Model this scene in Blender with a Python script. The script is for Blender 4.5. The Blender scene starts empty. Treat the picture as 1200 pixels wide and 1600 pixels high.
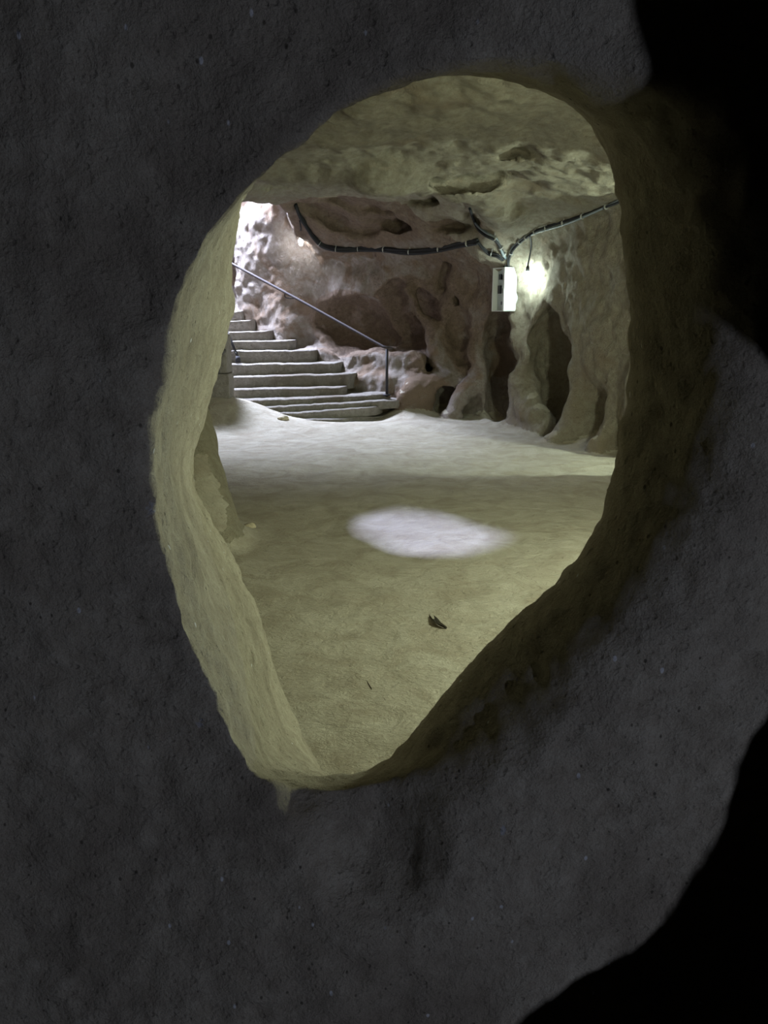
import bpy, bmesh, math, random
import numpy as np
from mathutils import Vector, Matrix, Euler

# ------------------------------------------------------------------ camera, light, exposure
C = bpy.context.scene
COL = C.collection
F = 1202.0                       # focal length in pixels of the 1200 x 1600 frame
PITCH = math.radians(14.5)       # looking down
EYE = np.array([0.0, 0.0, 1.75])
cp, sp = math.cos(PITCH), math.sin(PITCH)

cam_d = bpy.data.cameras.new('camera'); cam = bpy.data.objects.new('camera', cam_d); COL.objects.link(cam)
cam.location = EYE; cam.rotation_euler = (math.pi/2 - PITCH, 0, 0)
cam_d.sensor_fit = 'VERTICAL'; cam_d.sensor_height = 36.0; cam_d.lens = 36.0*F/1600.0
cam_d.clip_start = 0.02; cam_d.clip_end = 100
C.camera = cam

C.view_settings.view_transform = 'Standard'; C.view_settings.look = 'None'
C.view_settings.gamma = 1.0; C.view_settings.use_curve_mapping = False
C.view_settings.exposure = 0.0
C.cycles.use_denoising = True
C.cycles.max_bounces = 8; C.cycles.diffuse_bounces = 6
C.cycles.sample_clamp_indirect = 4.0

w = bpy.data.worlds.new('world'); C.world = w; w.use_nodes = True
w.node_tree.nodes['Background'].inputs[0].default_value = (0.02, 0.022, 0.03, 1)
w.node_tree.nodes['Background'].inputs[1].default_value = 0.0

def light(name, kind, loc, power, color, target=None, **kw):
    d = bpy.data.lights.new(name, kind); d.energy = power; d.color = color
    for k, v in kw.items(): setattr(d, k, v)
    o = bpy.data.objects.new(name, d); COL.objects.link(o); o.location = loc
    if target is not None:
        o.rotation_euler = (Vector(target) - Vector(loc)).to_track_quat('-Z', 'Y').to_euler()
    return o

GREEN = (0.82, 1.0, 0.80)
SKY = (0.66, 0.75, 1.0)
SPOT_POS = (0.10, 3.95, 5.6)
REAR_POS = (3.2, -2.9, 0.6)
light('lamp_recess', 'POINT', (3.70, 8.42, 2.40), 240, GREEN, shadow_soft_size=0.04)
light('lamp_hall', 'POINT', (2.6, 3.75, 1.75), 345, (0.88, 1.0, 0.74), shadow_soft_size=0.15)
light('daylight_stairs', 'AREA', (-3.75, 15.75, 5.5), 1350, SKY, target=(-2.1, 14.9, 1.2), shape='RECTANGLE', size=1.5, size_y=1.3, spread=math.radians(115))
light('daylight_shaft', 'SPOT', SPOT_POS, 3000, (0.56, 0.62, 1.0), target=(0.45, 6.1, 0), spot_size=math.radians(34), spot_blend=0.3, shadow_soft_size=0.05)
light('daylight_passage', 'POINT', REAR_POS, 178, (0.68, 0.76, 1.0), shadow_soft_size=0.009)

# ------------------------------------------------------------------ pixel helpers (photo frame 1200 x 1600)
def ray(u, v):
    """world direction with unit camera depth"""
    a = (u - 600.0)/F; b = (800.0 - v)/F
    return np.array([a, cp + b*sp, -sp + b*cp])
def at_depth(u, v, y):
    r = ray(u, v); return EYE + r*(y/r[1])
def at_z(u, v, z):
    r = ray(u, v); return EYE + r*((z - EYE[2])/r[2])
def project(X, Y, Z):
    dy, dz = Y - EYE[1], Z - EYE[2]
    dep = dy*cp - dz*sp
    up = dy*sp + dz*cp
    dep = np.maximum(dep, 0.05)
    return 600.0 + F*(X - EYE[0])/dep, 800.0 - F*up/dep, dep

# ------------------------------------------------------------------ numeric helpers
rng = np.random.RandomState(5)
TAB = rng.rand(64, 64, 64).astype(np.float32)
def vnoise(P, scale, seed=0):
    q = P*scale + np.array([17.3, 5.7, 31.1])*(seed + 1)
    i = np.floor(q).astype(np.int64); f = q - i
    f = f*f*(3 - 2*f); i &= 63; j = (i + 1) & 63
    x0, y0, z0 = i.T; x1, y1, z1 = j.T
    fx, fy, fz = f.T
    a = TAB[x0, y0, z0]*(1-fx) + TAB[x1, y0, z0]*fx
    b = TAB[x0, y1, z0]*(1-fx) + TAB[x1, y1, z0]*fx
    c = TAB[x0, y0, z1]*(1-fx) + TAB[x1, y0, z1]*fx
    d = TAB[x0, y1, z1]*(1-fx) + TAB[x1, y1, z1]*fx
    e = a*(1-fy) + b*fy; g = c*(1-fy) + d*fy
    return (e*(1-fz) + g*fz)*2 - 1

def smax(a, b, k):
    h = np.maximum(k - np.abs(a - b), 0)/k
    return np.maximum(a, b) + h*h*k*0.25
def smin(a, b, k):
    return -smax(-a, -b, k)
def sstep(a, b, x):
    t = np.clip((x - a)/(b - a), 0.0, 1.0); return t*t*(3 - 2*t)

def capsule(X, Y, Z, a, b, r0, r1=None):
    a = np.array(a); b = np.array(b); d = b - a
    if r1 is None: r1 = r0
    t = np.clip(((X-a[0])*d[0] + (Y-a[1])*d[1] + (Z-a[2])*d[2])/np.dot(d, d), 0, 1)
    return np.sqrt((X-a[0]-t*d[0])**2 + (Y-a[1]-t*d[1])**2 + (Z-a[2]-t*d[2])**2) - (r0 + (r1-r0)*t)

def ellipsoid(X, Y, Z, c, R, r):
    """R: 3x3 rows = axes, r radii"""
    dx, dy, dz = X-c[0], Y-c[1], Z-c[2]
    k0 = 0; k1 = 0
    for ax, ra in zip(R, r):
        q = dx*ax[0] + dy*ax[1] + dz*ax[2]
        k0 = k0 + (q/ra)**2; k1 = k1 + (q/(ra*ra))**2
    k0 = np.sqrt(k0); k1 = np.sqrt(k1) + 1e-6
    return k0*(k0 - 1)/k1

class Poly:
    """signed distance of a polygon, tabulated"""
    def __init__(s, pts, lo, hi, step):
        s.lo = np.array(lo, float); s.step = step
        xs = np.arange(lo[0], hi[0] + step, step); ys = np.arange(lo[1], hi[1] + step, step)
        X, Y = np.meshgrid(xs, ys, indexing='ij')
        p = np.array(pts, float); best = np.full(X.shape, 1e9); ins = np.zeros(X.shape, bool)
        for a, b in zip(p, np.roll(p, -1, 0)):
            d = b - a; t = np.clip(((X-a[0])*d[0] + (Y-a[1])*d[1])/max(np.dot(d, d), 1e-9), 0, 1)
            best = np.minimum(best, (X-a[0]-t*d[0])**2 + (Y-a[1]-t*d[1])**2)
            cr = ((a[1] > Y) != (b[1] > Y))
            xi = a[0] + (Y - a[1])*(b[0]-a[0])/((b[1]-a[1]) if abs(b[1]-a[1]) > 1e-9 else 1e-9)
            ins ^= cr & (X < xi)
        s.T = (np.where(ins, -1, 1)*np.sqrt(best)).astype(np.float32)
    def __call__(s, U, V):
        n = s.T.shape
        a = np.clip((U - s.lo[0])/s.step, 0, n[0]-1.001); b = np.clip((V - s.lo[1])/s.step, 0, n[1]-1.001)
        i = a.astype(np.int32); j = b.astype(np.int32); fa = (a - i).astype(np.float32); fb = (b - j).astype(np.float32)
        T = s.T
        return (T[i, j]*(1-fa) + T[i+1, j]*fa)*(1-fb) + (T[i, j+1]*(1-fa) + T[i+1, j+1]*fa)*fb

def smooth_poly(pts, n=2):
    p = np.array(pts, float)
    for _ in range(n):
        q = np.roll(p, -1, 0)
        p = np.stack([0.75*p + 0.25*q, 0.25*p + 0.75*q], 1).reshape(-1, 2)
    return p

def surface_nets(fn, xs, ys, zs, chunk=24):
    V = np.empty((len(xs), len(ys), len(zs)), np.float32)
    Y, Z = np.meshgrid(ys, zs, indexing='ij')
    for i in range(0, len(xs), chunk):
        xx = xs[i:i+chunk][:, None, None]
        Xb, Yb, Zb = np.broadcast_arrays(xx, Y[None], Z[None])
        V[i:i+chunk] = fn(Xb, Yb, Zb)
    S = V < 0
    n = np.zeros(tuple(k-1 for k in V.shape), np.uint8)
    for a in (0, 1):
        for b in (0, 1):
            for c in (0, 1):
                n += S[a:S.shape[0]-1+a, b:S.shape[1]-1+b, c:S.shape[2]-1+c]
    act = (n > 0) & (n < 8)
    I, J, K = np.nonzero(act)
    idx = np.full(act.shape, -1, np.int64); idx[I, J, K] = np.arange(len(I))
    acc = np.zeros((len(I), 3)); cnt = np.zeros(len(I))
    corners = [(a, b, c) for a in (0, 1) for b in (0, 1) for c in (0, 1)]
    val = {c: V[I+c[0], J+c[1], K+c[2]] for c in corners}
    for c in corners:
        for ax in range(3):
            if c[ax] == 0:
                e = list(c); e[ax] = 1; e = tuple(e)
                va, vb = val[c], val[e]; m = (va < 0) != (vb < 0)
                t = va/np.where(m, va - vb, 1)
                p = np.array(c, float)[None].repeat(len(I), 0); p[:, ax] = t
                acc[m] += p[m]; cnt[m] += 1
    P = acc/cnt[:, None] + np.stack([I, J, K], 1)
    P = np.stack([np.interp(P[:, 0], np.arange(len(xs)), xs), np.interp(P[:, 1], np.arange(len(ys)), ys), np.interp(P[:, 2], np.arange(len(zs)), zs)], 1)
    quads = []
    for ax in range(3):
        u, v = (ax+1) % 3, (ax+2) % 3
        sl0 = [slice(None)]*3; sl1 = [slice(None)]*3
        sl0[ax] = slice(0, -1); sl1[ax] = slice(1, None)
        a, b = S[tuple(sl0)], S[tuple(sl1)]
        m = np.argwhere(a != b)
        lim = np.array(act.shape)
        ok = (m[:, u] > 0) & (m[:, v] > 0) & (m[:, u] < lim[u]) & (m[:, v] < lim[v])
        m = m[ok]
        d = np.zeros((4, 3), int); d[1, u] = -1; d[2, u] = -1; d[2, v] = -1; d[3, v] = -1
        q = np.stack([idx[tuple((m + dd).T)] for dd in d], 1)
        flip = S[tuple(m.T)]          # air on the low side
        q[flip] = q[flip][:, ::-1]
        quads.append(q)
    Q = np.concatenate(quads)
    return P, Q

def vnormals(P, Q):
    n = np.cross(P[Q[:, 2]] - P[Q[:, 0]], P[Q[:, 3]] - P[Q[:, 1]])
    N = np.zeros_like(P)
    for k in range(4):
        for c in range(3):
            N[:, c] += np.bincount(Q[:, k], n[:, c], len(P))
    return N/np.maximum(np.linalg.norm(N, axis=1, keepdims=True), 1e-9)

def mesh_from(name, P, Q, mat, N=None, bare=None):
    used = np.unique(Q); re = np.full(len(P), -1, np.int64); re[used] = np.arange(len(used))
    me = bpy.data.meshes.new(name)
    q = re[Q]; p = P[used]
    me.vertices.add(len(p)); me.vertices.foreach_set('co', p.astype(np.float32).ravel())
    me.loops.add(q.size); me.loops.foreach_set('vertex_index', q.astype(np.int32).ravel())
    me.polygons.add(len(q)); me.polygons.foreach_set('loop_start', np.arange(0, q.size, 4, dtype=np.int32))
    me.polygons.foreach_set('loop_total', np.full(len(q), 4, np.int32))
    me.polygons.foreach_set('use_smooth', np.ones(len(q), bool))
    me.update(calc_edges=True)
    if N is not None: me.normals_split_custom_set_from_vertices(N[used].astype(np.float32))
    if bare is not None:
        at = me.attributes.new('bare_and_shade', 'FLOAT', 'POINT'); at.data.foreach_set('value', bare[used].astype(np.float32))
    me.materials.append(mat)
    o = bpy.data.objects.new(name, me); COL.objects.link(o)
    return o

# ------------------------------------------------------------------ materials
def new_mat(name):
    m = bpy.data.materials.new(name); m.use_nodes = True
    nt = m.node_tree; b = nt.nodes['Principled BSDF']
    return m, nt, b
def plain(name, col, rough=0.6, metal=0.0, noise=0.0):
    m, nt, b = new_mat(name)
    b.inputs['Base Color'].default_value = (*col, 1); b.inputs['Roughness'].default_value = rough; b.inputs['Metallic'].default_value = metal
    if noise:
        t = nt.nodes.new('ShaderNodeTexNoise'); t.inputs['Scale'].default_value = 25; t.inputs['Detail'].default_value = 5
        r = nt.nodes.new('ShaderNodeValToRGB')
        r.color_ramp.elements[0].color = (*[c*(1-noise) for c in col], 1); r.color_ramp.elements[1].color = (*[min(1, c*(1+noise)) for c in col], 1)
        r.color_ramp.elements[0].position = 0.3; r.color_ramp.elements[1].position = 0.7
        tc = nt.nodes.new('ShaderNodeTexCoord'); nt.links.new(tc.outputs['Object'], t.inputs['Vector'])
        nt.links.new(t.outputs['Fac'], r.inputs['Fac']); nt.links.new(r.outputs['Color'], b.inputs['Base Color'])
    return m
def emitter(name, col, strength):
    m, nt, b = new_mat(name)
    b.inputs['Base Color'].default_value = (0.9, 0.9, 0.9, 1)
    b.inputs['Emission Color'].default_value = (*col, 1); b.inputs['Emission Strength'].default_value = strength
    return m

class NB:
    """small node-building helper"""
    def __init__(s, nt):
        s.nt = nt; s.tc = nt.nodes.new('ShaderNodeTexCoord')
        s.co = s.tc.outputs['Object']
    def link(s, a, b): s.nt.links.new(a, b)
    def map(s, scale=(1,1,1), rot=(0,0,0), loc=(0,0,0)):
        m = s.nt.nodes.new('ShaderNodeMapping'); m.inputs['Scale'].default_value = scale; m.inputs['Rotation'].default_value = rot; m.inputs['Location'].default_value = loc
        s.link(s.co, m.inputs['Vector']); return m.outputs[0]
    def noise(s, scale, detail=4, rough=0.55, vec=None, dist=0.0):
        t = s.nt.nodes.new('ShaderNodeTexNoise'); t.inputs['Scale'].default_value = scale; t.inputs['Detail'].default_value = detail
        t.inputs['Roughness'].default_value = rough; t.inputs['Distortion'].default_value = dist
        s.link(vec or s.co, t.inputs['Vector']); return t.outputs['Fac']
    def voro(s, scale, feature='F1', vec=None, out='Distance', rnd=1.0):
        t = s.nt.nodes.new('ShaderNodeTexVoronoi'); t.feature = feature; t.inputs['Scale'].default_value = scale; t.inputs['Randomness'].default_value = rnd
        s.link(vec or s.co, t.inputs['Vector']); return t.outputs[out]
    def ramp(s, fac, stops, interp='LINEAR'):
        r = s.nt.nodes.new('ShaderNodeValToRGB'); cr = r.color_ramp; cr.interpolation = interp
        while len(cr.elements) < len(stops): cr.elements.new(0.5)
        for e, (p, c) in zip(cr.elements, stops):
            e.position = p; e.color = (c, c, c, 1) if not isinstance(c, tuple) else (*c, 1)
        s.link(fac, r.inputs['Fac']); return r.outputs['Color']
    def mix(s, fac, a, b, mode='MIX'):
        n = s.nt.nodes.new('ShaderNodeMix'); n.data_type = 'RGBA'; n.blend_type = mode
        for sock, v in ((n.inputs[0], fac), (n.inputs[6], a), (n.inputs[7], b)):
            if isinstance(v, (int, float)): sock.default_value = v
            elif isinstance(v, tuple): sock.default_value = (*v, 1)
            else: s.link(v, sock)
        return n.outputs[2]
    def math(s, op, a, b=0.0):
        n = s.nt.nodes.new('ShaderNodeMath'); n.operation = op
        for sock, v in ((n.inputs[0], a), (n.inputs[1], b)):
            if isinstance(v, (int, float)): sock.default_value = v
            else: s.link(v, sock)
        return n.outputs[0]
    def bump(s, height, strength, dist, normal=None):
        n = s.nt.nodes.new('ShaderNodeBump'); n.inputs['Strength'].default_value = strength; n.inputs['Distance'].default_value = dist
        s.link(height, n.inputs['Height'])
        if normal is not None: s.link(normal, n.inputs['Normal'])
        return n.outputs[0]

DK = 0.72
def rock(name, pale, dark, patch, patch_lo=0.55, patch_hi=0.62, scale=1.0, bump=1.0, pits=1.0, tool=0.0, specks=None, bare=None):
    m, nt, b = new_mat(name); N = NB(nt)
    b.inputs['Roughness'].default_value = 0.95
    b.inputs['Specular IOR Level'].default_value = 0.12
    big = N.noise(1.3*scale, 6, 0.6, dist=0.6)
    fine = N.noise(14*scale, 8, 0.65)
    c = N.mix(N.ramp(fine, [(0.3, 0.0), (0.72, 1.0)]), dark, pale)
    c = N.mix(N.ramp(big, [(patch_lo, 0.0), (patch_hi, 1.0)]), c, patch)
    if bare:                                     # brown bare rock under missing coat; scoop shade is painted in too
        an = nt.nodes.new('ShaderNodeAttribute'); an.attribute_name = 'bare_and_shade'
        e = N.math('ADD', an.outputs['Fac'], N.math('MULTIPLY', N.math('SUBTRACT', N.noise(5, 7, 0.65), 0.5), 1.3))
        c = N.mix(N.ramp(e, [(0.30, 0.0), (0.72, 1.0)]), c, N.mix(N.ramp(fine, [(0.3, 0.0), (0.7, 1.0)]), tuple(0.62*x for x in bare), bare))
    grain = N.noise(160*scale, 3, 0.6)
    c = N.mix(0.35, c, N.ramp(grain, [(0.25, 0.25), (0.75, 0.75)]), 'OVERLAY')
    if specks:
        v = N.voro(9*scale, out='Distance', vec=N.map((1, 1, 0.6)))
        c = N.mix(N.ramp(v, [(0.045, 1.0), (0.07, 0.0)]), c, tuple(min(1, 2.1*x) for x in pale))
        v2 = N.math('ADD', N.voro(17*scale, vec=N.map((1, 1, 0.7), rot=(0.3, 0.4, 0.2))), N.ramp(N.noise(3*scale, 3), [(0.45, 0.0), (0.6, 0.08)]))
        c = N.mix(N.ramp(v2, [(0.07, 0.85), (0.12, 0.0)]), c, tuple(0.3*x for x in dark))
        for p, q, r in specks:
            off = N.nt.nodes.new('ShaderNodeVectorMath'); off.operation = 'SUBTRACT'; N.link(N.co, off.inputs[0]); off.inputs[1].default_value = p
            mp = N.nt.nodes.new('ShaderNodeMapping'); mp.inputs['Rotation'].default_value = (0, q, 0); mp.inputs['Scale'].default_value = (1, 0.3, 0.5 if q else 0.75)
            N.link(off.outputs[0], mp.inputs['Vector'])
            ln = N.nt.nodes.new('ShaderNodeVectorMath'); ln.operation = 'LENGTH'; N.link(mp.outputs[0], ln.inputs[0])
            dd = N.math('ADD', N.math('DIVIDE', ln.outputs['Value'], r), N.math('MULTIPLY', N.noise(120, 2), 1.2))
            c = N.mix(N.ramp(N.math('MULTIPLY', dd, 0.5), [(0.74, 0.85), (0.86, 0.0)]), c, (0.62, 0.62, 0.64))
    c = N.mix(1.0, c, (DK, DK, DK), 'MULTIPLY')
    nt.links.new(c, b.inputs['Base Color'])
    nrm = None
    h1 = N.noise(7*scale, 9, 0.66, dist=0.1)
    nrm = N.bump(h1, 0.8*bump, 0.085/scale)
    if tool:
        tl = N.noise(9*scale, 4, 0.5, vec=N.map((3.2, 3.2, 0.7)), dist=1.0)
        nrm = N.bump(tl, 0.5*tool, 0.05/scale, nrm)
    if pits:
        v = N.voro(26*scale, vec=None)
        pv = N.math('MULTIPLY', N.ramp(v, [(0.10, 0.0), (0.30, 1.0)]), 1.0)
        nrm = N.bump(pv, 0.6*pits, 0.014/scale, nrm)
    g = N.noise(75*scale, 5, 0.7)
    nrm = N.bump(g, 0.8*bump, 0.015/scale, nrm)
    nt.links.new(nrm, b.inputs['Normal'])
    return m

CHIPS = [(tuple(at_depth(228, 803, 1.09)), 0.0, 0.011), (tuple(at_depth(307, 1143, 1.09)), 0.35, 0.008), (tuple(at_depth(72, 795, 1.09)), 0.0, 0.004), (tuple(at_depth(787, 1302, 1.08)), 0.6, 0.005)]
M_near = rock('dark_rock_face', (0.66, 0.60, 0.48), (0.47, 0.41, 0.315), (0.36, 0.31, 0.24), 0.47, 0.72, scale=2.2, bump=0.85, pits=0.8, specks=CHIPS)
M_right = rock('tufa_right', (0.66, 0.60, 0.49), (0.46, 0.39, 0.30), (0.48, 0.39, 0.29), 0.52, 0.70, tool=0.9, bump=1.5)
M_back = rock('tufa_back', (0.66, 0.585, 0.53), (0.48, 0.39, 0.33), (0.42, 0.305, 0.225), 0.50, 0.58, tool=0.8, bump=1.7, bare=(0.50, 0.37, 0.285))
M_ceil = rock('tufa_ceiling', (0.62, 0.57, 0.46), (0.42, 0.36, 0.27), (0.42, 0.34, 0.25), 0.56, 0.70, bump=1.8)
M_left = rock('tufa_left', (0.62, 0.56, 0.43), (0.46, 0.40, 0.29), (0.52, 0.44, 0.31), 0.56, 0.70, bump=1.3)

def floor_mat():
    m, nt, b = new_mat('trodden_sand'); N = NB(nt)
    b.inputs['Roughness'].default_value = 0.95; b.inputs['Specular IOR Level'].default_value = 0.1
    c = N.mix(N.ramp(N.noise(3.2, 9, 0.65, dist=0.8), [(0.36, 0.0), (0.66, 1.0)]), (0.36, 0.315, 0.245), (0.49, 0.45, 0.37))
    st = N.noise(11, 8, 0.72, vec=N.map((1.0, 1.7, 1), rot=(0, 0, 0.8)), dist=1.0)
    c = N.mix(N.ramp(st, [(0.60, 0.0), (0.74, 0.75)]), c, (0.22, 0.17, 0.115))
    c = N.mix(0.3, c, N.ramp(N.noise(190, 3), [(0.25, 0.25), (0.75, 0.75)]), 'OVERLAY')
    nt.links.new(c, b.inputs['Base Color'])
    nrm = N.bump(N.noise(5, 7, 0.6, vec=N.map((1, 1.2, 1), rot=(0, 0, 0.4)), dist=0.5), 0.75, 0.05)
    nrm = N.bump(N.noise(24, 7, 0.7, vec=N.map((1, 1.5, 1), rot=(0, 0, 0.9)), dist=0.9), 0.8, 0.022, nrm)
    nrm = N.bump(N.noise(90, 4, 0.7), 0.35, 0.007, nrm)
    nt.links.new(nrm, b.inputs['Normal'])
    return m
M_floor = floor_mat()

# ------------------------------------------------------------------ the hall as one carved void (negative = air)
SPOT = np.array(SPOT_POS)
ELL = smooth_poly([at_z(u, v, 0)[:2] for u, v in ((540, 828), (552, 800), (600, 785), (655, 788), (720, 803), (790, 824), (838, 846), (815, 862), (745, 874), (680, 878), (615, 868), (560, 850))], 1)
ELLP = Poly(ELL, (-1.5, 4.0), (2.6, 8.5), 0.02)

def frame_at(u, v, tilt=0.0):
    """axes right / up / away for an ellipsoid seen at pixel u,v; tilt turns it in the picture"""
    r = ray(u, v); away = r/np.linalg.norm(r)
    right = np.cross(away, [0, 0, 1]); right /= np.linalg.norm(right)
    up = np.cross(right, away)
    t = math.radians(tilt)
    return np.array([right*math.cos(t) + up*math.sin(t), -right*math.sin(t) + up*math.cos(t), away])

#            u    v    depth  ru   rv   tilt  away-radius blend
SCOOPS = [
    (540, 506, 14.35, 84, 44, -14, 0.95, 0.06),
    (632, 498, 13.80, 60, 56,   0, 0.75, 0.08),
    (663, 585, 13.45, 26, 26,   0, 0.30, 0.07),
    (712, 520, 13.00, 20, 62,  22, 0.33, 0.07),
    (722, 462, 13.10, 14, 22,  10, 0.25, 0.05),
    (690, 440, 13.30, 12, 34, -14, 0.22, 0.06),
    (783, 575, 12.40, 31, 94,   2, 0.75, 0.08),
    (866, 585, 11.30, 50, 112, -3, 0.75, 0.09),
    (936, 636, 10.20, 42, 36,   0, 0.22, 0.24),
    (755, 285,  9.6, 90, 16, -6, 0.40, 0.05),
    (812, 243,  8.7, 30, 12, -8, 0.35, 0.05),
    (545, 275,  9.8, 40, 10, 10, 0.40, 0.06),
]
SC = [(at_depth(u, v, d), frame_at(u, v, t), (ru*d/F, rv*d/F, aw), k) for u, v, d, ru, rv, t, aw, k in SCOOPS]

BOXTOP = at_depth(789, 406, 11.70)
RIBS = [([(at_depth(u, v, d), r) for u, v, d, r in pts], k) for pts, k in (
    (((642, 448, 13.75, 0.09), (690, 545, 13.30, 0.10), (716, 602, 13.15, 0.12)), 0.18),
    (((716, 436, 13.25, 0.10), (734, 482, 13.05, 0.09), (748, 545, 12.85, 0.09), (738, 600, 12.80, 0.11), (708, 648, 12.75, 0.16)), 0.18),
    (((812, 500, 12.05, 0.12), (820, 600, 11.85, 0.15), (845, 672, 11.35, 0.26)), 0.14),
    (((880, 470, 11.15, 0.10), (913, 570, 10.75, 0.10), (908, 620, 10.65, 0.12), (872, 690, 10.55, 0.16)), 0.14),
    (((958, 640, 9.9, 0.12), (945, 700, 9.75, 0.16)), 0.16))]

def floor_h(X, Y):
    h = 0.44*np.exp(-(((X+2.75)/1.05)**2 + ((Y-12.55)/0.75)**2))
    h = h + 0.05*np.exp(-(((X+0.2)/2.5)**2 + ((Y-12.0)/0.6)**2))
    h = h + 0.24*np.exp(-(((X-0.42)/0.42)**2 + ((Y-13.05)/0.42)**2))
    h = h + 0.012*np.sin(X*2.1 + Y*0.9) + 0.010*np.sin(Y*2.7 - X*1.3)
    return h

def void(X, Y, Z):
    wob = 0.05*np.sin(1.9*X + 0.7*Z)*np.sin(1.3*Y + 0.4) + 0.035*np.sin(3.7*Y + 2.1*Z + 1.0) + 0.03*np.sin(4.3*X - 2.3*Z)
    right = 0.92*(X - 1.95) + 0.39*(Y - 12.0) + wob - 0.22*sstep(1.6, 2.9, Z)*0
    right = np.where(Y < 8.2, smin(right, X - 3.6, 0.2), right)
    back = 0.585*(X - 0.25) + 0.81*(Y - 13.85) + wob
    back = back + 0.42*sstep(-1.3, -2.1, X)
    left = -0.967*(X + 1.72) - 0.256*(Y - 5.5) + 0.6*wob
    zc = 3.36 + 0.05*np.sin(1.1*X + 0.5)*np.cos(0.9*Y) + 0.05*np.sin(2.3*Y + 1.7*X)
    zc = zc - 0.62*sstep(-1.5, 0.1, back)*sstep(-2.1, -0.9, X) - 0.40*sstep(-1.6, 0.0, right)
    zc = zc + 0.05*sstep(10.2, 11.2, Y)*sstep(1.0, 0.3, X)*sstep(-0.4, -1.2, back)
    top = Z - zc
    f = smax(right, back, 0.30)
    f = smax(f, left, 0.4)
    f = smax(f, top, 0.22)
    # open stair shaft rising to daylight
    sh = np.maximum(smax(X + 1.55 + 0.18*(Z - 2.8), back, 0.25), np.maximum(-(Y - 12.95 - 0.06*np.sin(3*X)), -(X + 4.6)))
    sh = np.maximum(np.maximum(sh, -(Z - 1.0)), Z - 7.0)
    f = smin(f, sh, 0.10)
    # recess of the hidden lamp; unseen fin added to cut its light nearside
    f = smin(f, np.sqrt((X-3.5)**2 + (Y-8.75)**2 + (1.0*(Z-2.3))**2) - 0.80, 0.1)
    fin = np.maximum(np.maximum(Y - (8.10 + 0.30*sstep(3.10, 2.96, X)), 7.9 - Y), 2.86 + 0.006*Z - X)
    f = np.maximum(f, -fin)
    f = smax(f, -(np.sqrt((X-3.06)**2 + (Y-9.3)**2) - 0.13), 0.15)  # unseen rib added to hold the recess lamp off the back wall
    # bench below the long scoop, beside the stairs
    bench = smax(-(back + 0.42), Z - (1.10 + 0.03*np.sin(4*X)), 0.10)
    bench = smax(bench, X - 0.75, 0.3)
    f = smax(f, -bench, 0.10)
    bench2 = smax(-(back + 0.54), Z - 0.72, 0.10); bench2 = smax(bench2, X - 0.55, 0.3)
    f = smax(f, -bench2, 0.12)
    # room for the steps
    xr = np.interp(Y, [12.0, 12.8, 13.44, 13.76, 14.09, 14.38, 14.65, 15.05, 15.6], [0.4, 0.22, -0.42, -0.72, -1.20, -1.64, -2.1, -2.5, -2.9])
    st = np.maximum(np.maximum((X - xr)*0.7, (np.interp(Y, [12.1, 12.9, 15.06, 16.5], [-0.2, 0.25, 1.45, 2.2]) - Z)*0.85), np.maximum(Y - 16.2, np.maximum(12.2 - Y, Z - 3.0)))
    f = smin(f, st, 0.10)
    # ceiling roll
    for a, b in ((at_depth(420, 232, 9.3), at_depth(600, 238, 9.4)), (at_depth(600, 238, 9.4), at_depth(735, 262, 10.0)), (at_depth(735, 262, 10.0), at_depth(805, 322, 11.2))):
        f = smax(f, -capsule(X, Y, Z, a, b, 0.34), 0.25)
    # ground, with a soft foot where rock meets it
    f = smax(f, floor_h(X, Y) - Z, 0.34*sstep(9.0, 10.5, Y)*sstep(0.2, 1.2, X) + 0.05)
    # scoops and hollows
    Xw = X + 0.045*np.sin(6.1*Z + 2.0*Y) + 0.025*np.sin(13.0*Z - 5.0*X + 1.0)
    Zw = Z + 0.050*np.sin(5.3*X + 1.7*Y) + 0.025*np.sin(11.7*X + 4.0*Z)
    for c, R, r, k in SC:
        f = smin(f, ellipsoid(Xw, Y, Zw, c, R, r), k)
    f = smin(f, np.sqrt((X-BOXTOP[0])**2 + (Y-BOXTOP[1])**2 + (Z-BOXTOP[2])**2) - 0.22, 0.10)
    for pts, k in RIBS:
        for (a, r0), (b, r1) in zip(pts[:-1], pts[1:]):
            f = smax(f, -capsule(Xw, Y, Zw, a, b, r0, r1), k)
    f = np.maximum(f, (floor_h(X, Y) - 0.25) - Z)
    # foot boulder with its small arch
    for a, b, r0, r1 in ((at_depth(655, 618, 13.1), at_depth(690, 597, 13.15), 0.15, 0.17), (at_depth(690, 597, 13.1), at_depth(722, 612, 13.15), 0.12, 0.10), (at_depth(632, 622, 13.0), at_depth(660, 612, 13.1), 0.12, 0.16)):
        f = smax(f, -capsule(X, Y, Z, a, b, r0, r1), 0.22)
    f = smin(f, ellipsoid(X, Y, Z, at_depth(697, 617, 13.25), frame_at(697, 617), (0.27, 0.24, 0.42)), 0.05)
    f = smax(f, (floor_h(X, Y) - 0.02) - Z, 0.08)
    # buttress on the left, near the slot
    f = smax(f, -capsule(X, Y, Z, (-2.02, 7.3, 1.0), (-1.42, 5.75, -0.1), 0.30, 0.36), 0.15)
    # daylight shaft in the roof: its sides follow the light
    t = SPOT[2]/np.maximum(SPOT[2] - Z, 0.02)
    px = SPOT[0] + (X - SPOT[0])*t; py = SPOT[1] + (Y - SPOT[1])*t
    tube = np.where((Z > 2.6), np.where(Z < SPOT[2] - 0.3, ELLP(px, py)/t, 0.45 + 0*Z), 9.0)
    tube2 = np.where(Z > 4.6, np.sqrt((X-SPOT[0])**2 + (Y-SPOT[1])**2) - 0.5, 9.0)
    f = np.minimum(f, np.minimum(tube, tube2))
    return f

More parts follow.
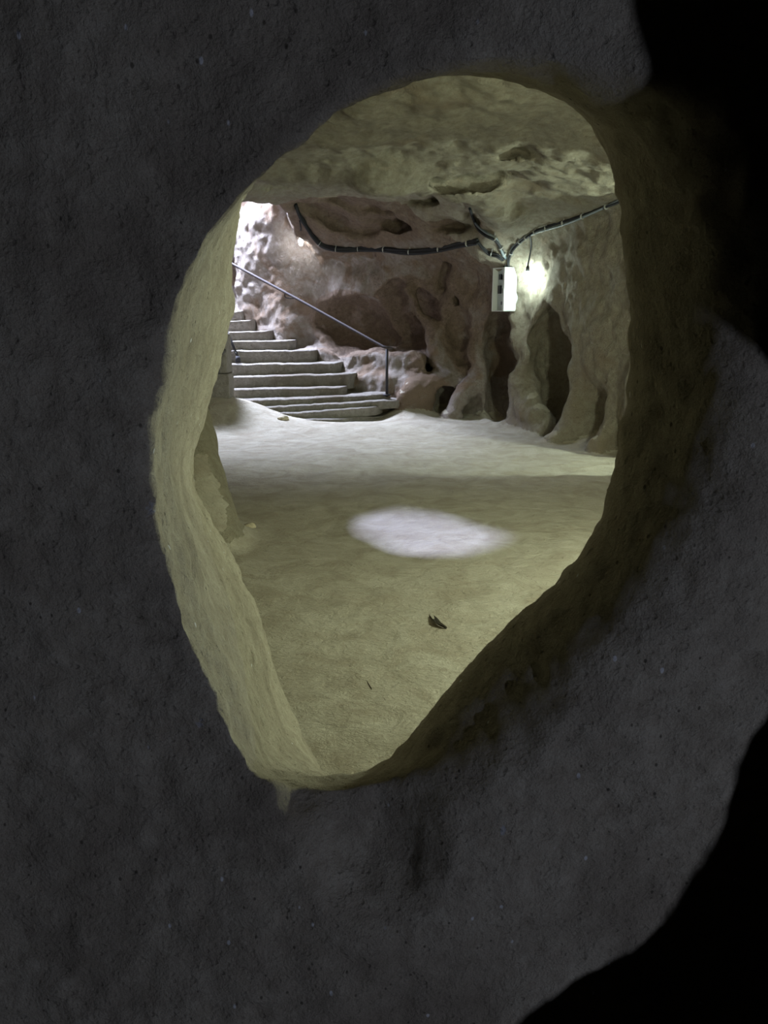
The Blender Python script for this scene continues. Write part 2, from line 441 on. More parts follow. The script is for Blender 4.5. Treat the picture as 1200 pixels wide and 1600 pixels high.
def spaced(*segs):
    """(start, end, step) segments joined"""
    out = []
    for a, b, s in segs: out.append(np.arange(a, b - 1e-6, s))
    out.append(np.array([segs[-1][1]]))
    return np.concatenate(out)

def march(u, v, start=2.6, back=0.0):
    """where the sight line through a photo pixel meets the carved rock"""
    r = ray(u, v); r = r/np.linalg.norm(r)
    t = start
    for _ in range(400):
        p = EYE + r*t
        d = -float(void(*[np.array([q]) for q in p])[0])
        if d < 0.004: break
        t += max(0.004, 0.6*d)
        if t > 25: break
    return EYE + r*(t - back)

# hollows of the rear ceiling, set where the sight line meets the rock
HOLLOWS = []
for u, v, ru, rv, tl, aw in ((535, 350, 50, 13, -14, 0.55), (610, 352, 46, 10, -8, 0.5), (690, 352, 36, 10, 6, 0.5), (478, 326, 26, 9, -20, 0.45), (445, 298, 40, 8, 4, 0.5), (735, 345, 16, 24, 20, 0.35), (560, 322, 50, 7, -6, 0.4), (655, 318, 40, 6, 3, 0.4)):
    p = march(u, v); dd = p[1]
    HOLLOWS.append((p, frame_at(u, v, tl), (ru*1.15*dd/F, rv*dd/F, aw*0.75), 0.13))
SC.extend(HOLLOWS)

def build_hall():
    xs = spaced((-5.2, -3.2, 0.12), (-3.2, 3.1, 0.034), (3.1, 5.0, 0.1))
    ys = spaced((1.9, 8.4, 0.05), (8.4, 16.8, 0.036), (16.8, 17.8, 0.1))
    zs = spaced((-0.35, 3.75, 0.035), (3.75, 6.6, 0.12))
    P, Q = surface_nets(void, xs, ys, zs)
    Nn = vnormals(P, Q)
    flat = sstep(0.6, 0.9, Nn[:, 2])*(P[:, 2] < 0.7)
    amp = (1 - 0.8*flat)*(1 - 0.65*sstep(-0.5, -0.9, P[:, 0])*sstep(9.5, 8.0, P[:, 1]))
    d = 0.055*vnoise(P, 1.3) + 0.045*vnoise(P, 3.1, 1) + 0.028*vnoise(P, 7.0, 2) + 0.017*vnoise(P, 14.0, 3)
    P = P + Nn*(d*amp)[:, None]
    Nn = vnormals(P, Q)
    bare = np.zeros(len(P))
    for c, R, r, k in SC[:6]: bare = np.maximum(bare, 1 - sstep(0.02, 0.14, ellipsoid(P[:, 0], P[:, 1], P[:, 2], c, R, r)))  # browner inside the scoops, deepening their shade in the colour
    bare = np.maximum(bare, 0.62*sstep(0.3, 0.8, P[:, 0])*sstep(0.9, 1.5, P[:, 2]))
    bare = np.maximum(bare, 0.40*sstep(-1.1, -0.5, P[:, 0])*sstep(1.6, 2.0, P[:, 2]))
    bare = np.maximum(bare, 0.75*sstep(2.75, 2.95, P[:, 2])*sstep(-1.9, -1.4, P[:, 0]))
    fc = P[Q].mean(1); fn = Nn[Q].mean(1)
    isf = (fn[:, 2] > 0.72) & (fc[:, 2] < 0.62)
    isc = (~isf) & (fc[:, 2] > 2.35) & (fn[:, 2] < -0.45)
    back = 0.585*(fc[:, 0]-0.25) + 0.81*(fc[:, 1]-13.85)
    right = 0.92*(fc[:, 0]-1.95) + 0.39*(fc[:, 1]-12.0)
    isc &= ~((back > -1.9) & (fc[:, 1] > 10.6) & (right < back + 0.6))
    isl = (~isf) & (~isc) & (fc[:, 0] < -0.7) & (fc[:, 1] < 12.4)
    rest = ~(isf | isc | isl)
    isb = rest & (fc[:, 1] > 12.3) & (back > right - 0.25)
    isr = rest & ~isb
    for nm, msk, mt in (('floor', isf, M_floor), ('ceiling', isc, M_ceil), ('wall_left', isl, M_left), ('wall_back', isb, M_back), ('wall_right', isr, M_right)):
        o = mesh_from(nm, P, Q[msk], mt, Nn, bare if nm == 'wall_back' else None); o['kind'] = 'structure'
build_hall()

# ------------------------------------------------------------------ the near rock wall with the opening we look through
CA = smooth_poly([(720,112),(640,128),(570,160),(510,192),(455,235),(405,285),(365,325),(330,375),(295,430),(272,500),(255,570),(240,640),(235,720),(240,790),(256,860),(280,930),(300,1000),(325,1055),(350,1110),(375,1165),(390,1200),(410,1214),(450,1226),(500,1232),(560,1228),(610,1222),(655,1205),(700,1160),(760,1120),(850,1020),(930,930),(1000,840),(1045,740),(1062,620),(1062,500),(1055,400),(1035,300),(990,215),(920,155),(850,120),(780,108)], 1)
CB = smooth_poly([(720,119),(650,126),(590,146),(510,180),(450,220),(400,265),(368,318),(345,355),(320,410),(300,470),(285,540),(272,610),(262,690),(262,760),(280,840),(315,930),(350,1010),(375,1080),(395,1140),(410,1190),(440,1206),(500,1212),(560,1208),(600,1192),(640,1155),(680,1098),(740,1035),(808,958),(870,915),(915,860),(940,800),(962,730),(980,660),(988,560),(988,450),(984,350),(975,280),(950,225),(910,180),(860,148),(800,127)], 1)
CC = smooth_poly([(720,40),(600,80),(500,130),(430,200),(380,290),(371,330),(365,360),(357,400),(355,450),(356,475),(350,510),(340,550),(333,590),(322,630),(316,655),(302,685),(296,730),(300,765),(318,800),(345,850),(375,910),(400,970),(415,1020),(420,1055),(440,1100),(465,1150),(490,1188),(540,1290),(620,1360),(800,1300),(1000,1000),(1100,820),(1130,600),(1100,350),(1020,160),(860,60)], 1)
PA, PB, PC = (Poly(c, (-400, -500), (1700, 2100), 5) for c in (CA, CB, CC))
Y0, Y1, Y2 = 1.10, 1.27, 2.15
GROOVE = ((at_depth(592, 1328, 1.04), at_depth(585, 1370, 1.05), 0.080, 0.075), (at_depth(585, 1370, 1.05), at_depth(600, 1490, 1.00), 0.075, 0.06))
def near_front(X, Z):
    return 1.08 + 0.020*np.sin(2.1*X + 1.3*Z) + 0.012*np.sin(5.3*X - 3.1*Z + 1) - 0.03*np.clip(X, -1, 0.3)
def near_void(X, Y, Z):
    U, V, dep = project(X, Y, Z)
    a, b, c = PA(U, V), PB(U, V), PC(U, V)
    y1 = Y1 - 0.02*sstep(1080, 1190, V)
    t = sstep(Y0, y1, Y); s = np.clip((Y - y1)/(Y2 - y1), 0, 1.15)
    hole = np.where(Y < y1, a*(1-t) + b*t, b*(1-s) + c*s)*dep/F
    yf = near_front(X, Z)
    k = 0.012 + 0.148*sstep(560, 760, U)*sstep(60, 200, V) + 0.13*sstep(1190, 1260, V)*sstep(400, 480, U)*(1 - sstep(560, 760, U))
    out = smin(Y - yf, 9 + 0*Y, 0.1)             # positive inside the slab
    f = smin(Y - yf, 2.28 - Y, 0.05)             # > 0 inside the slab
    f = smin(f, hole, k)                         # remove the opening
    for a, b, r0, r1 in GROOVE: f = smin(f, capsule(X, Y, Z, a, b, r0, r1), 0.07)
    return f
def build_near():
    xs = spaced((-2.4, -0.72, 0.07), (-0.72, 0.74, 0.011), (0.74, 5.0, 0.08))
    ys = spaced((0.90, 2.42, 0.0125))
    zs = spaced((-0.25, 0.40, 0.05), (0.40, 2.40, 0.0115), (2.40, 4.1, 0.08))
    P, Q = surface_nets(near_void, xs, ys, zs)
    Nn = vnormals(P, Q)
    core = sstep(2.2, 1.2, np.abs(P[:, 0]))
    d = 0.010*vnoise(P, 4.0, 4) + 0.006*vnoise(P, 11.0, 5) + core*(0.0045*vnoise(P, 27.0, 6) + 0.003*vnoise(P, 55.0, 7))
    P = P + Nn*d[:, None]
    Nn = vnormals(P, Q)
    fn = Nn[Q].mean(1)
    o = mesh_from('wall_front', P, Q, M_near, Nn); o['kind'] = 'structure'
build_near()

# ------------------------------------------------------------------ unseen blocker added behind the viewer; its gap shapes the daylight
LIT = [(940,-500),(962,-100),(984,0),(1003,100),(1022,190),(1040,262),(1020,330),(1012,400),(1060,398),(1112,442),(1160,516),(1210,580),(1330,690),(1420,830),(1400,960),(1260,1060),(1200,1122),(1165,1180),(1145,1240),(1124,1310),(1108,1335),(1066,1405),(1030,1455),(985,1495),(930,1527),(880,1555),(830,1585),(790,1625),(660,1780),(300,2100),(-700,2100),(-900,800),(-700,-500)]
def build_rear():
    yb = -0.62
    L = np.array(REAR_POS)
    inner = []
    for u, v in smooth_poly(LIT, 1):
        r = ray(u, v); t = 1.07/r[1]
        for _ in range(8):
            p = EYE + r*t; t = float(near_front(np.array(p[0]), np.array(p[2])))/r[1]
        p = EYE + r*t
        inner.append(L + (p - L)*((yb - L[1])/(p[1] - L[1])))
    inner = np.array(inner); n = len(inner)
    c = np.array([inner[:, 0].mean(), yb, inner[:, 2].mean()])
    ang = np.arctan2(inner[:, 2] - c[2], inner[:, 0] - c[0])
    order = np.argsort(ang); ang = ang[order]; inner = inner[order]
    bm = bmesh.new()
    rings = []
    for k, (sc, yy) in enumerate(((1.0, yb), (1.0, yb), (1.3, yb), (1.8, yb))):
        row = []
        for i in range(n):
            d = np.array([math.cos(ang[i]), 0, math.sin(ang[i])])
            rad = np.linalg.norm(inner[i] - c)
            if k == 0: p = inner[i]
            elif k == 1: p = inner[i] + d*0.14 + np.array([0, -0.01, 0])
            elif k == 2: p = c + d*(rad + 0.45) + np.array([0, -0.03 + 0.015*math.sin(9*ang[i]), 0])
            else: p = c + d*(rad + 1.6) + np.array([0, -0.04, 0])
            row.append(bm.verts.new(p))
        rings.append(row)
    outer = []
    for i in range(n):
        d = np.array([math.cos(ang[i]), 0, math.sin(ang[i])])
        rad = np.linalg.norm(inner[i] - c)
        outer.append((bm.verts.new(c + d*(rad + 1.6) + np.array([0, -0.35, 0])), bm.verts.new(inner[i] + d*0.55 + np.array([0, -0.22, 0]))))
    rings = [[o[1] for o in outer]] + rings + [[o[0] for o in outer]]
    rings.append(rings[0])
    for a, b in zip(rings[:-1], rings[1:]):
        for i in range(n):
            j = (i+1) % n
            bm.faces.new((a[i], a[j], b[j], b[i]))
    bmesh.ops.recalc_face_normals(bm, faces=bm.faces)
    me = bpy.data.meshes.new('rear_blocker'); bm.to_mesh(me); bm.free(); me.materials.append(M_near)
    for p in me.polygons: p.use_smooth = True
    o = bpy.data.objects.new('rear_blocker', me); COL.objects.link(o); o['kind'] = 'structure'
build_rear()

# ------------------------------------------------------------------ object helpers
def thing(name, label, cat, loc=(0, 0, 0), group=None):
    o = bpy.data.objects.new(name, None); COL.objects.link(o); o.location = loc; o.empty_display_size = 0.1
    o['label'] = label; o['category'] = cat
    if group: o['group'] = group
    return o
def tag(o, label, cat, group=None):
    o['label'] = label; o['category'] = cat
    if group: o['group'] = group
    return o
def obj(name, bm, mat, parent=None, smooth=True, loc=None):
    """bm is in world coordinates; the object sits under its parent without moving"""
    bmesh.ops.recalc_face_normals(bm, faces=bm.faces)
    base = Vector(parent.matrix_basis.translation) if parent else Vector(loc if loc is not None else (0, 0, 0))
    if parent and parent.parent: base = base + Vector(parent.parent.matrix_basis.translation)
    bmesh.ops.translate(bm, vec=-base, verts=bm.verts)
    me = bpy.data.meshes.new(name); bm.to_mesh(me); bm.free(); me.materials.append(mat)
    for p in me.polygons: p.use_smooth = smooth
    o = bpy.data.objects.new(name, me); COL.objects.link(o)
    if parent: o.parent = parent
    else: o.location = base
    return o
def catmull(pts, n=6):
    p = [Vector(q) for q in pts]; p = [2*p[0]-p[1]] + p + [2*p[-1]-p[-2]]
    out = []
    for i in range(1, len(p)-2):
        for k in range(n):
            t = k/n
            out.append(0.5*((2*p[i]) + (p[i+1]-p[i-1])*t + (2*p[i-1]-5*p[i]+4*p[i+1]-p[i+2])*t*t + (3*p[i]-p[i-1]-3*p[i+1]+p[i+2])*t**3))
    out.append(p[-2]); return out
def tube(bm, pts, r, seg=10, caps=True):
    pts = [Vector(p) for p in pts]; rs = r if isinstance(r, (list, tuple)) else [r]*len(pts)
    rows = []; side = None
    for i, p in enumerate(pts):
        t = (pts[min(i+1, len(pts)-1)] - pts[max(i-1, 0)]).normalized()
        if side is None: side = t.orthogonal().normalized()
        side = (side - t*side.dot(t)).normalized(); up = t.cross(side)
        rows.append([bm.verts.new(p + (side*math.cos(2*math.pi*k/seg) + up*math.sin(2*math.pi*k/seg))*rs[i]) for k in range(seg)])
    for a, b in zip(rows[:-1], rows[1:]):
        for k in range(seg): bm.faces.new((a[k], a[(k+1) % seg], b[(k+1) % seg], b[k]))
    if caps: bm.faces.new(rows[0][::-1]); bm.faces.new(rows[-1])
def box(bm, o, ex, ey, ez, bevel=0.0):
    """box from corner o along three edge vectors"""
    o, ex, ey, ez = Vector(o), Vector(ex), Vector(ey), Vector(ez)
    vs = [bm.verts.new(o + ex*a + ey*b + ez*c) for a in (0, 1) for b in (0, 1) for c in (0, 1)]
    fs = [bm.faces.new([vs[i] for i in f]) for f in ((0,1,3,2),(4,6,7,5),(0,4,5,1),(2,3,7,6),(0,2,6,4),(1,5,7,3))]
    if bevel:
        es = list({e for f in fs for e in f.edges})
        bmesh.ops.bevel(bm, geom=es, offset=bevel, segments=2, profile=0.6, affect='EDGES')
def blob(bm, c, r, seed=0, rough=0.25, sub=3):
    b2 = bmesh.new(); bmesh.ops.create_icosphere(b2, subdivisions=sub, radius=1.0)
    V0 = np.array([v.co[:] for v in b2.verts]); d = 1 + rough*vnoise(V0 + seed*3.3, 1.4, seed) + 0.4*rough*vnoise(V0 + seed, 3.5, seed)
    V1 = V0*d[:, None]*np.array(r) + np.array(c)
    m = {}
    for v, q in zip(b2.verts, V1): m[v.index] = bm.verts.new(q)
    for f in b2.faces: bm.faces.new([m[v.index] for v in f.verts])
    b2.free()

def rock_normal(p, e=0.03):
    g = []
    for k in range(3):
        a = np.array(p, float); b = a.copy(); a[k] += e; b[k] -= e
        g.append(float((void(*[np.array([q]) for q in a]) - void(*[np.array([q]) for q in b]))[0]))
    g = -np.array(g); return g/max(np.linalg.norm(g), 1e-9)
def on_rock(u, v, off):
    p = march(u, v); n = rock_normal(p)
    q = p[None]; d = 0.055*vnoise(q, 1.3) + 0.045*vnoise(q, 3.1, 1) + 0.028*vnoise(q, 7.0, 2) + 0.017*vnoise(q, 14.0, 3)
    d = float(d[0])
    r = ray(u, v); r = r/np.linalg.norm(r)
    return p - r*(d + off)/max(0.35, -float(np.dot(r, n)))     # stays on the sight line, off metres clear of the rock

M_steel = plain('dark_steel', (0.03, 0.027, 0.032), 0.7, 0.2)
M_rust = plain('painted_rail', (0.05, 0.038, 0.04), 0.85, 0.0, 0.2)
M_cable = plain('black_cable', (0.010, 0.010, 0.013), 0.75)
M_grey = plain('grey_cable', (0.16, 0.19, 0.21), 0.45)
M_white = plain('white_enamel', (0.80, 0.82, 0.82), 0.4)
M_plate = plain('grey_plate', (0.50, 0.56, 0.56), 0.5)
M_break = plain('breaker_black', (0.03, 0.035, 0.04), 0.5)
M_clip = plain('clip_white', (0.42, 0.42, 0.41), 0.6)
M_twig = plain('dry_twig', (0.05, 0.04, 0.025), 0.8, 0, 0.3)
M_stone = plain('loose_stone', (0.44, 0.38, 0.27), 0.9, 0, 0.3)
M_bulb = emitter('bulb_glow', (0.80, 1.0, 0.92), 230.0)
M_bulb2 = emitter('far_bulb_glow', (0.90, 0.94, 1.0), 130.0)
M_step = rock('hewn_step', (0.47, 0.43, 0.385), (0.31, 0.275, 0.235), (0.27, 0.23, 0.19), 0.52, 0.66, tool=0.0, bump=1.0)

# ------------------------------------------------------------------ staircase
STEPS = [  # nose: left pixel, right pixel, height
    ((470, 664), (598, 660), 0.045), ((455, 656.5), (602, 649.5), 0.10), ((420, 645.5), (598, 635), 0.20), ((380, 637), (625, 624.5), 0.30),
    ((345, 626), (604, 615.5), 0.39), ((345, 609), (541, 605.5), 0.53), ((345, 589), (556, 584), 0.70), ((345, 570), (534, 566), 0.88),
    ((345, 548.5), (494, 548), 1.06), ((345, 533), (458, 532), 1.22), ((345, 518.5), (422, 517), 1.39), ((345, 501), (395, 500), 1.57),
    ((345, 487), (380, 486), 1.74)]
stairs = thing('staircase', 'broad flight of worn pale stone steps rising to daylight at the back of the cave', 'stairs', (-1.2, 12.2, 0.0))
for k, (L, R, z) in enumerate(STEPS):
    a = at_z(L[0], L[1], z); b = at_z(R[0], R[1], z)
    dl = 0.14 if 2 <= k <= 4 else 0.0
    if k >= 2:
        ta = math.tan(math.radians(14.5) - math.atan(((L[1]+R[1])/2 - 800.0)/-F)); dd = 8.565/(0.56 + ta); z = 1.75 - dd*ta
        a = at_depth(L[0] if k < 4 else 358.5, L[1], dd - dl); b = at_depth(R[0], R[1], dd + dl)
    a = a + (a - b)/np.linalg.norm(b - a)*(0.25 if k < 4 else (0.5 if k > 5 else 0.0))
    n = 40; run = 0.75; drop = 0.26 if k > 3 else 0.14
    bm = bmesh.new(); rows = []
    prof = [(0.03, -drop), (0.015, -0.03), (0.0, -0.012), (0.018, 0.0), (0.16, 0.0), (run, 0.0), (run, -drop)]
    for i in range(n + 1):
        t = i/n
        p = a*(1-t) + b*t
        bow = -0.10*math.sin(math.pi*t) if k < 5 else 0.0
        if t > 0.93 and k not in (3, 4): bow += 0.25*((t - 0.93)/0.07)**2
        q = np.array([[p[0]*1.0, 3.1*k, z]])
        wy = 0.022*float(vnoise(q, 2.2, 11)[0]) + 0.012*float(vnoise(q, 9.0, 12)[0]); wz = 0.012*float(vnoise(q, 3.0, 13)[0]) + 0.007*float(vnoise(q, 12.0, 14)[0])
        rows.append([bm.verts.new((p[0], p[1] + bow + y + (wy if y < 0.3 else 0), p[2] + h + (wz if h > -0.1 else 0))) for y, h in prof])
    m = len(prof)
    for r0, r1 in zip(rows[:-1], rows[1:]):
        for j in range(m): bm.faces.new((r0[j], r0[(j+1) % m], r1[(j+1) % m], r1[j]))
    bm.faces.new(rows[0]); bm.faces.new(rows[-1][::-1])
    o = obj('step', bm, M_step, stairs, smooth=False)

# ------------------------------------------------------------------ masonry pier at the left foot of the stairs
pier = thing('stone_pier', 'grey block pier closing the left foot of the staircase, dark crack down its face', 'pier', (-2.7, 12.6, 0.4))
pl = at_depth(318, 610, 12.42); pr = at_depth(358, 610, 12.42)
for (v0, v1, inset, nm) in ((640, 584, 0.0, 'block'), (583.4, 522, 0.02, 'block')):
    z0 = at_depth(340, v0, 12.42)[2]; z1 = at_depth(340, v1, 12.42)[2]
    bm = bmesh.new(); box(bm, (pl[0] - 0.5, pl[1] + inset, z0), (pr[0] - pl[0] + 0.5 - inset, 0.02, 0), (0, 0.42, 0), (0, 0, z1 - z0), 0.02)
    bmesh.ops.subdivide_edges(bm, edges=bm.edges, cuts=5, use_grid_fill=True)
    for v in bm.verts:
        v.co.y += 0.012*float(vnoise(np.array([v.co[:]]), 4.0, 21)[0]); v.co.z += 0.008*float(vnoise(np.array([v.co[:]]), 3.0, 22)[0])
    obj(nm, bm, M_step, pier, smooth=False)
bm = bmesh.new()
tube(bm, [at_depth(341, 553, 12.42), at_depth(342.5, 565, 12.425), at_depth(342, 584, 12.42)], [0.03, 0.014, 0.012], 6)
blob(bm, at_depth(345, 549, 12.46), (0.09, 0.05, 0.055), 3)
obj('mortar_crack', bm, plain('dark_mortar', (0.10, 0.09, 0.085), 0.95, 0, 0.2), pier)

# ------------------------------------------------------------------ handrails
pb = at_depth(604.5, 617, 12.97); pt = at_depth(606, 545, pb[1]); pt[0] = pb[0]; 
rail = thing('handrail', 'long dark metal handrail slanting up beside the right end of the steps', 'handrail', tuple(pb))
top = np.array(pt)
far = at_depth(352, 406.5, 15.2)
start = at_depth(612.5, 544.5, pb[1] - 0.06)
bm = bmesh.new()
tube(bm, [start, top*0.98 + far*0.02, top*0.5 + far*0.5 + np.array([0, 0, 0.012]), far, far + (far - top)*0.25], 0.023, 12)
obj('rail', bm, M_rust, rail)
bm = bmesh.new(); tube(bm, [pb - np.array([0, 0, 0.03]), top - np.array([0, 0, 0.005])], 0.024, 12); obj('post', bm, M_steel, rail)
bm = bmesh.new(); tube(bm, [pb - np.array([0, 0, 0.012]), pb + np.array([0, 0, 0.012])], 0.062, 16); obj('base_plate', bm, M_steel, rail)
for t in (0.60,):
    q = top*(1-t) + far*t
    bm = bmesh.new(); tube(bm, catmull([q, q + np.array([0.0, 0.02, -0.07]), q + np.array([0.06, 0.10, -0.09]), q + np.array([0.16, 0.50, -0.09])], 5), 0.009, 8); obj('wall_bracket', bm, M_steel, rail)
lf = at_depth(371.5, 557.5, 13.92)
lrail = thing('handrail', 'short dark handrail stub on the left edge of the upper steps', 'handrail', tuple(lf))
up = at_depth(351, 509, lf[1] + 0.55)
bm = bmesh.new(); tube(bm, [lf, up, up + (up - lf)*0.5], 0.022, 12); obj('rail', bm, M_steel, lrail)
bm = bmesh.new(); tube(bm, [lf - np.array([0, 0, 0.10]), lf + np.array([0, 0, 0.012])], [0.05, 0.035], 12); obj('foot', bm, M_steel, lrail)

# ------------------------------------------------------------------ electrical box on the right wall
u1 = np.array([0.92, 0.39, 0]); u1 /= np.linalg.norm(u1)        # into the wall
u2 = np.array([-u1[1], u1[0], 0])                              # along the wall, away from the viewer
for d in np.arange(12.3, 10.8, -0.05):
    c0 = at_depth(789, 452, d)
    if all(float(void(*[np.array([q]) for q in (c0 + u1*0.12 + u2*s)])[0]) < 0 for s in (0.0, 0.18, 0.35)): break
BW, BD, BH = 0.355, 0.20, 0.64*d/12.0
cab = thing('electrical_box', 'white metal switch box with open front on the corner of the right wall', 'switch box', tuple(c0))
zb = np.array([0, 0, -BH/2]); T = 0.022
def slab(name, o, a, b, c, mat, bev=0.004, parent=None):
    bm = bmesh.new(); box(bm, o, a, b, c, bev); return obj(name, bm, mat, parent or cab, smooth=False)
H = np.array([0, 0, BH])
slab('side_panel', c0 + zb, u1*BD, u2*T, H, M_white)
slab('side_panel', c0 + zb + u2*(BW - T) - u1*0.01, u1*(BD + 0.01), u2*T, H, M_white)
slab('top_panel', c0 + zb + H - np.array([0, 0, T*0.6]), u1*BD, u2*BW, np.array([0, 0, T*0.6]), M_white)
slab('bottom_panel', c0 + zb, u1*BD, u2*BW, np.array([0, 0, T*0.6]), M_white)
slab('front_lip', c0 + zb - u1*0.012, u1*0.014, u2*0.045, H, M_white, 0.003)
plate = slab('mounting_plate', c0 + zb + u1*0.075 + u2*0.01, u1*0.02, u2*(BW - 0.02), H*0.98, M_plate)
for (s, zf, wz, hz) in ((0.12, 0.72, 0.05, 0.07), (0.21, 0.73, 0.06, 0.08), (0.12, 0.42, 0.05, 0.07), (0.22, 0.41, 0.07, 0.12), (0.14, 0.15, 0.05, 0.05)):
    slab('breaker', c0 + zb + u1*0.05 + u2*s + H*zf, u1*0.03, u2*wz, np.array([0, 0, hz]), M_break, 0.004)
slab('wall_mount', c0 + zb*0.8 + u1*BD*0.97 + u2*0.04, u1*0.22, u2*(BW - 0.08), H*0.8, M_plate, 0.004)

# ------------------------------------------------------------------ cables, tied along the rock
def cable_run(name, label, px, n_strands, r, off=0.03, mats=None, ties=(), seed=1, cat='cable'):
    pts = [np.array(e) if isinstance(e, np.ndarray) else on_rock(*e, off) for e in px]
    root = thing(name, label, cat, tuple(pts[0])); rr = random.Random(seed)
    for s in range(n_strands):
        ang = 2*math.pi*s/max(n_strands, 1)
        ps = [p + np.array([0.3*r*rr.uniform(-1, 1), -abs(r*0.8*math.cos(ang + i*0.5)), 1.15*r*math.sin(ang + i*0.6)])*(1.0 if n_strands > 1 else 0) for i, p in enumerate(pts)]
        bm = bmesh.new(); tube(bm, catmull(ps, 6), r, 8)
        obj('strand' if n_strands > 1 else 'sheath', bm, (mats or [M_cable])[s % len(mats or [M_cable])], root)
    cm = catmull(pts, 6)
    for t in ties:
        i = int(t*(len(cm)-2)); a, b = cm[i], cm[i+1]; dirn = (b - a).normalized()
        bm = bmesh.new(); R0 = r*(2.05 if n_strands > 1 else 1.4)
        ce = a + Vector((0, -0.4*r, 0))
        tube(bm, [ce - dirn*0.004, ce + dirn*0.004], R0, 10)
        tube(bm, [ce + Vector((0, -R0*0.5, R0*0.6)), ce + Vector((0.004, -R0*0.7, R0 + 0.05))], 0.005, 6)
        obj('cable_tie', bm, M_clip, root)
    return root
BT = c0 + np.array([0, 0, BH/2]) + u1*0.07 + u2*0.10; zc1 = np.array([0, 0, 0.10]) - u1*0.03 - u2*0.03
cable_run('cable_bundle', 'sagging bundle of black cables along the top of the back wall', [(462, 322), (470, 340), (478, 352), (490, 370), (505, 384), (530, 390), (565, 389), (600, 390), (640, 394), (680, 391), (715, 383), (746, 378)], 5, 0.024, ties=(0.35, 0.46, 0.55, 0.66, 0.75, 0.86, 0.97))
cable_run('cable_loop', 'black cables bending from the bundle end down into the switch box', [(746, 378), (754, 388), (764, 396), (776, 399), (784, 405), BT + u2*0.06 + zc1, BT + u2*0.06], 2, 0.016, ties=(0.4,), seed=2)
cable_run('drop_cable', 'thick grey cable dropping from the ceiling towards the switch box', [(734, 326), (740, 344), (748, 357), (761, 367), (774, 374), (781, 385), (786, 396), BT + zc1*1.3, BT], 2, 0.020, mats=[M_grey, M_cable], ties=(0.5, 0.66, 0.8), seed=3)
cable_run('power_cable', 'grey-black cable rising along the ceiling edge of the right wall', [BT - u2*0.07, BT - u2*0.07 + zc1, (798, 396), (801, 389), (812, 378), (824, 370), (838, 362), (856, 356), (876, 350), (900, 342), (930, 330), (955, 320), (977, 310), (998, 301)], 2, 0.017, mats=[M_grey, M_cable], ties=(0.16, 0.32, 0.38, 0.46, 0.54, 0.64, 0.74, 0.84), seed=4)

# ------------------------------------------------------------------ lamps
def bulb_lamp(label, top_pts, centre, length, rad, mat, name='bare_bulb_lamp'):
    root = thing(name, label, 'lamp', tuple(centre)); c = Vector(centre)
    bm = bmesh.new(); n = 14; rows = []
    for i in range(n + 1):
        t = i/n; z = length*(0.5 - t)
        rr = rad*(0.42 + 0.58*min(1, t*2.6)**0.8)*math.sqrt(max(0.0, 1 - max(0, (t - 0.45)/0.55)**2.2))
        rows.append((z, max(rr, 0.001)))
    tube(bm, [c + Vector((0, 0, z)) for z, _ in rows], [q for _, q in rows], 18)
    obj('bulb', bm, mat, root)
    bm = bmesh.new(); s = c + Vector((0, 0, length*0.5))
    tube(bm, [s - Vector((0, 0, 0.01)), s + Vector((0, 0, 0.045)), s + Vector((0, 0, 0.06)), s + Vector((0, 0, 0.08))], [0.026, 0.026, 0.02, 0.010], 14)
    obj('socket', bm, M_cable, root)
    bm = bmesh.new(); tube(bm, catmull([*top_pts, s + Vector((0, 0, 0.075))], 6), 0.011, 8); obj('cord', bm, M_cable, root)
    return root
bc = on_rock(824, 433, 0.16)
bulb_lamp('glowing bare bulb hanging beside the white switch box', [on_rock(828, 369, 0.05), on_rock(830, 385, 0.06)], bc, 0.17, 0.046, M_bulb)
bc2 = on_rock(470, 378, 0.17)
bulb_lamp('small glowing bulb high on the daylit wall above the stairs', [on_rock(468, 345, 0.04), on_rock(470, 356, 0.05)], bc2, 0.14, 0.042, M_bulb2)

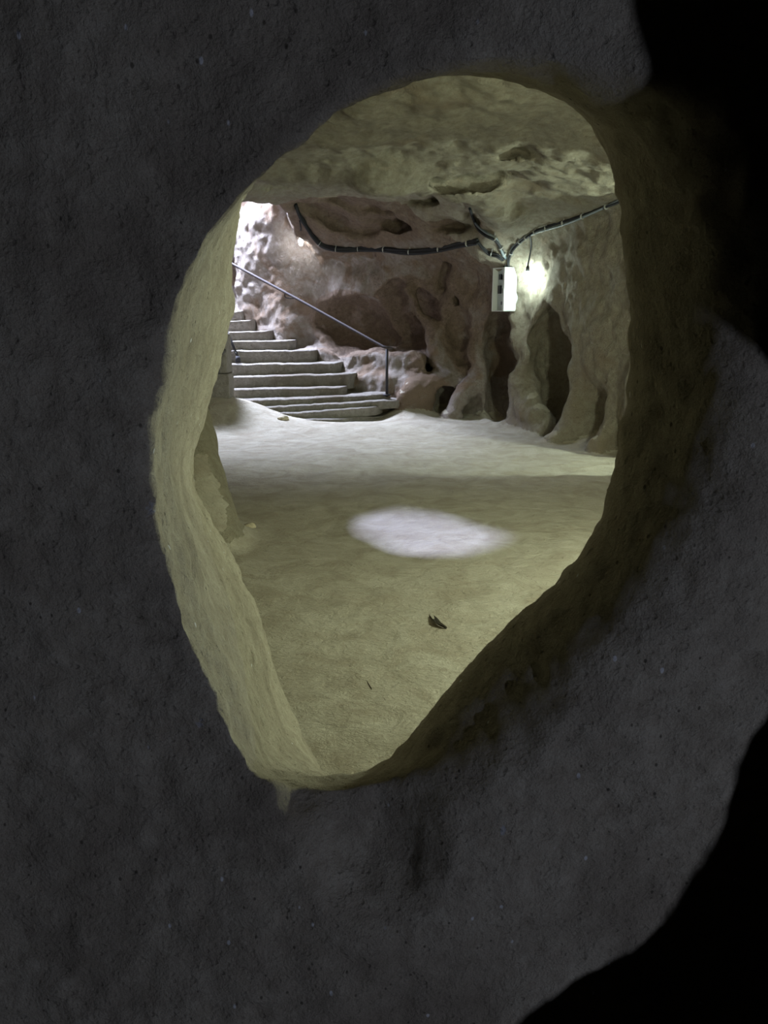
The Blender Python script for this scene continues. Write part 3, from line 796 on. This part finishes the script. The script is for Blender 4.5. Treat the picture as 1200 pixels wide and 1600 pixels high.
# ------------------------------------------------------------------ litter on the ground
def ground(u, v):
    p = at_z(u, v, 0.0)
    for _ in range(6): p = at_z(u, v, float(floor_h(p[0], p[1])))
    return p
def twig(pts, r, label, name='twig', grp=None):
    ps = [ground(u, v) + np.array([0, 0, r*0.9 + 0.004]) for u, v in pts]
    bm = bmesh.new(); cm = catmull(ps, 5); tube(bm, cm, [r*(0.55 + 0.45*math.sin(math.pi*min(1, 0.15 + i/len(cm)))) for i in range(len(cm))], 7)
    tag(obj(name, bm, M_twig, None, loc=ps[0]), label, 'twig', grp)
# curled dark leaf: a bent strip with a raised rim
lp = [ground(u, v) for u, v in ((673, 965), (679, 974), (685, 981), (697, 985))]
bm = bmesh.new(); rows = []
for i, p in enumerate(catmull(lp, 6)):
    t = i/18.0; wdt = 0.017*math.sin(math.pi*(0.12 + 0.8*t)) + 0.003
    e = Vector((0.75, 0.5, 0)).normalized()
    rows.append([bm.verts.new(p + e*wdt*x + Vector((0, 0, 0.006 + hh + 0.014*t*(1-t)*4))) for x, hh in ((-1, 0.018), (-0.4, 0.004), (0.4, 0.002), (1, 0.012))])
for a, b in zip(rows[:-1], rows[1:]):
    for k in range(3): bm.faces.new((a[k], a[k+1], b[k+1], b[k]))
bmesh.ops.solidify(bm, geom=bm.faces, thickness=0.003)
leaf = obj('dry_leaf', bm, M_twig, None, loc=lp[0])
tag(leaf, 'dark curled leaf lying alone on the sandy floor', 'leaf')
twig([(625, 1154), (627, 1164), (630, 1172)], 0.0035, 'short dark twig at the very foot of the opening')
twig([(573, 1066), (578, 1074), (581, 1079)], 0.0028, 'thin dark twig on the near floor, farthest of the scattered three')
twig([(596, 1090), (601, 1095), (606, 1102)], 0.0030, 'thin dark twig right of the middle of the near floor')
twig([(543, 1130), (547, 1138), (551, 1146)], 0.0030, 'thin dark twig on the near floor towards the left wall')
p = ground(391, 825); bm = bmesh.new(); blob(bm, p + np.array([0, 0, 0.012]), (0.055, 0.04, 0.032), 7)
tag(obj('stone', bm, M_stone, None, loc=p), 'small loose stone beside the buttress of the left wall', 'stone')
p = ground(443, 656); bm = bmesh.new(); blob(bm, p + np.array([0, 0, 0.02]), (0.09, 0.07, 0.05), 9)
tag(obj('stone', bm, M_stone, None, loc=p), 'small stone by the left end of the lowest step', 'stone')
